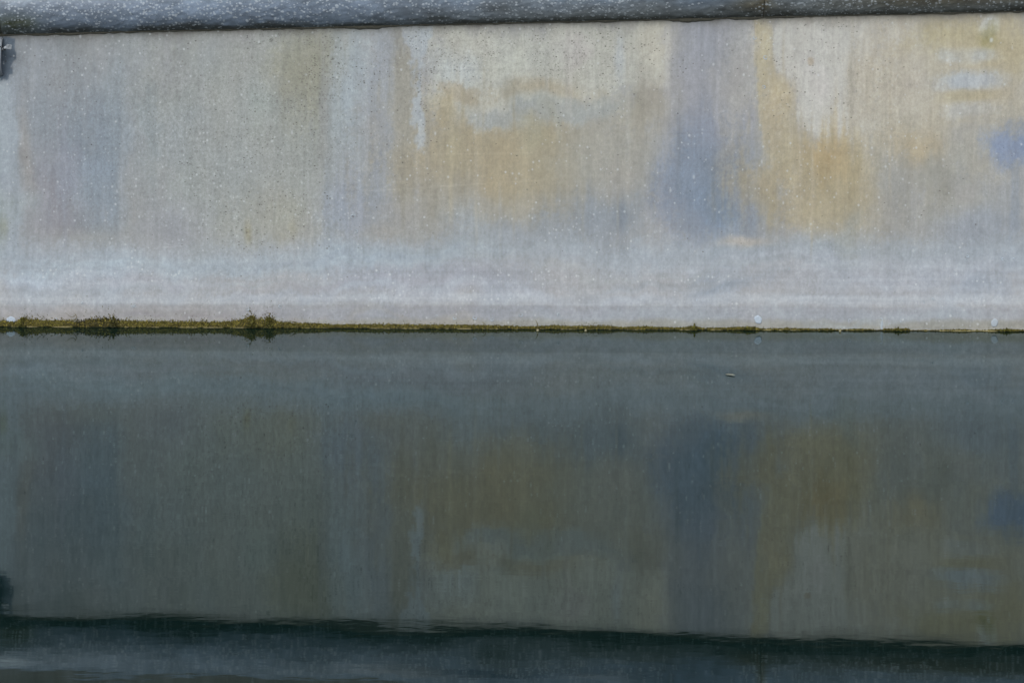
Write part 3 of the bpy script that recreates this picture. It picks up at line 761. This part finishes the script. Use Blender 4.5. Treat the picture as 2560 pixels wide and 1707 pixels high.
# strap: a bar bent out from the wall, rounded
def bar(name, px0, px1, path, th, mat):
    vs, fs = [], []
    for i, (py, yy_) in enumerate(path):
        z = (yw(0) - py) * KZ
        j0, j1 = path[max(i - 1, 0)], path[min(i + 1, len(path) - 1)]
        ty, tz = j1[1] - j0[1], -(j1[0] - j0[0]) * KZ; L = math.hypot(ty, tz) or 1
        ny, nz_ = tz / L * th, -ty / L * th
        xa, xb = (px0 - 1280) * S, (px1 - 1280) * S; e = min(th, (xb - xa) * 0.3)
        vs += [(xa, yy_, z), (xb, yy_, z), (xb, yy_ + ny * 0.6, z + nz_ * 0.6), (xb - e, yy_ + ny, z + nz_), (xa + e, yy_ + ny, z + nz_), (xa, yy_ + ny * 0.6, z + nz_ * 0.6)]
        if i:
            a = (i - 1) * 6
            for q in range(6): fs.append((a + q, a + (q + 1) % 6, a + 6 + (q + 1) % 6, a + 6 + q))
    fs += [tuple(range(6))[::-1], tuple(range(len(vs) - 6, len(vs)))]
    return local(mesh_obj(name, vs, fs, mat, br))
bar('strap', -34, 2, [(100, -0.002), (112, -0.012), (128, -0.018), (150, -0.019), (172, -0.017), (184, -0.010), (190, -0.001)], 0.003, M_STEEL)
bar('back_plate', -60, 5, [(98, 0.001), (150, 0.001), (196, 0.001)], -0.004, M_IRON)
# collar arm the bolt passes through
a0, a1 = wall_pt(-24, 108, -0.016), wall_pt(5, 126, -0.013)
local(strand('arm', [a0, a0.lerp(a1, 0.4), a1], 9 * S, M_IRON, br, 0.75))
b0, b1 = wall_pt(2, 126, -0.014), wall_pt(16, 119, -0.017)
local(strand('bolt_shank', [b0, b0.lerp(b1, 0.5), b1], 4.2 * S, M_STEEL, br, 0.95))
local(strand('washer', [b0.lerp(b1, 0.45), b0.lerp(b1, 0.52), b0.lerp(b1, 0.6)], 6.2 * S, M_IRON, br, 1.0))
# square head facing outward, with a dished centre
ax = Vector((0.35, -0.9, 0.12)).normalized(); ux = ax.cross(Vector((0, 0, 1))).normalized(); uz = ux.cross(ax)
c0 = wall_pt(20.5, 119, -0.017); vs, fs = [], []
ang = [math.radians(d) for d in (40, 50, 130, 140, 220, 230, 310, 320)]
for dep, rr in ((0.004, 7.6), (-0.0030, 8.0), (-0.0042, 7.0), (-0.0042, 4.0), (-0.0032, 3.4)):
    for a in ang: vs.append(c0 - ax * dep + (ux * math.cos(a + .2) + uz * math.sin(a + .2)) * rr * S)
for i in range(4):
    for q in range(8): fs.append((i * 8 + q, i * 8 + (q + 1) % 8, i * 8 + 8 + (q + 1) % 8, i * 8 + 8 + q))
fs.append(tuple(range(32, 40))); fs.append(tuple(range(8))[::-1])
local(mesh_obj('bolt_head', vs, fs, M_STEEL, br, smooth=False))
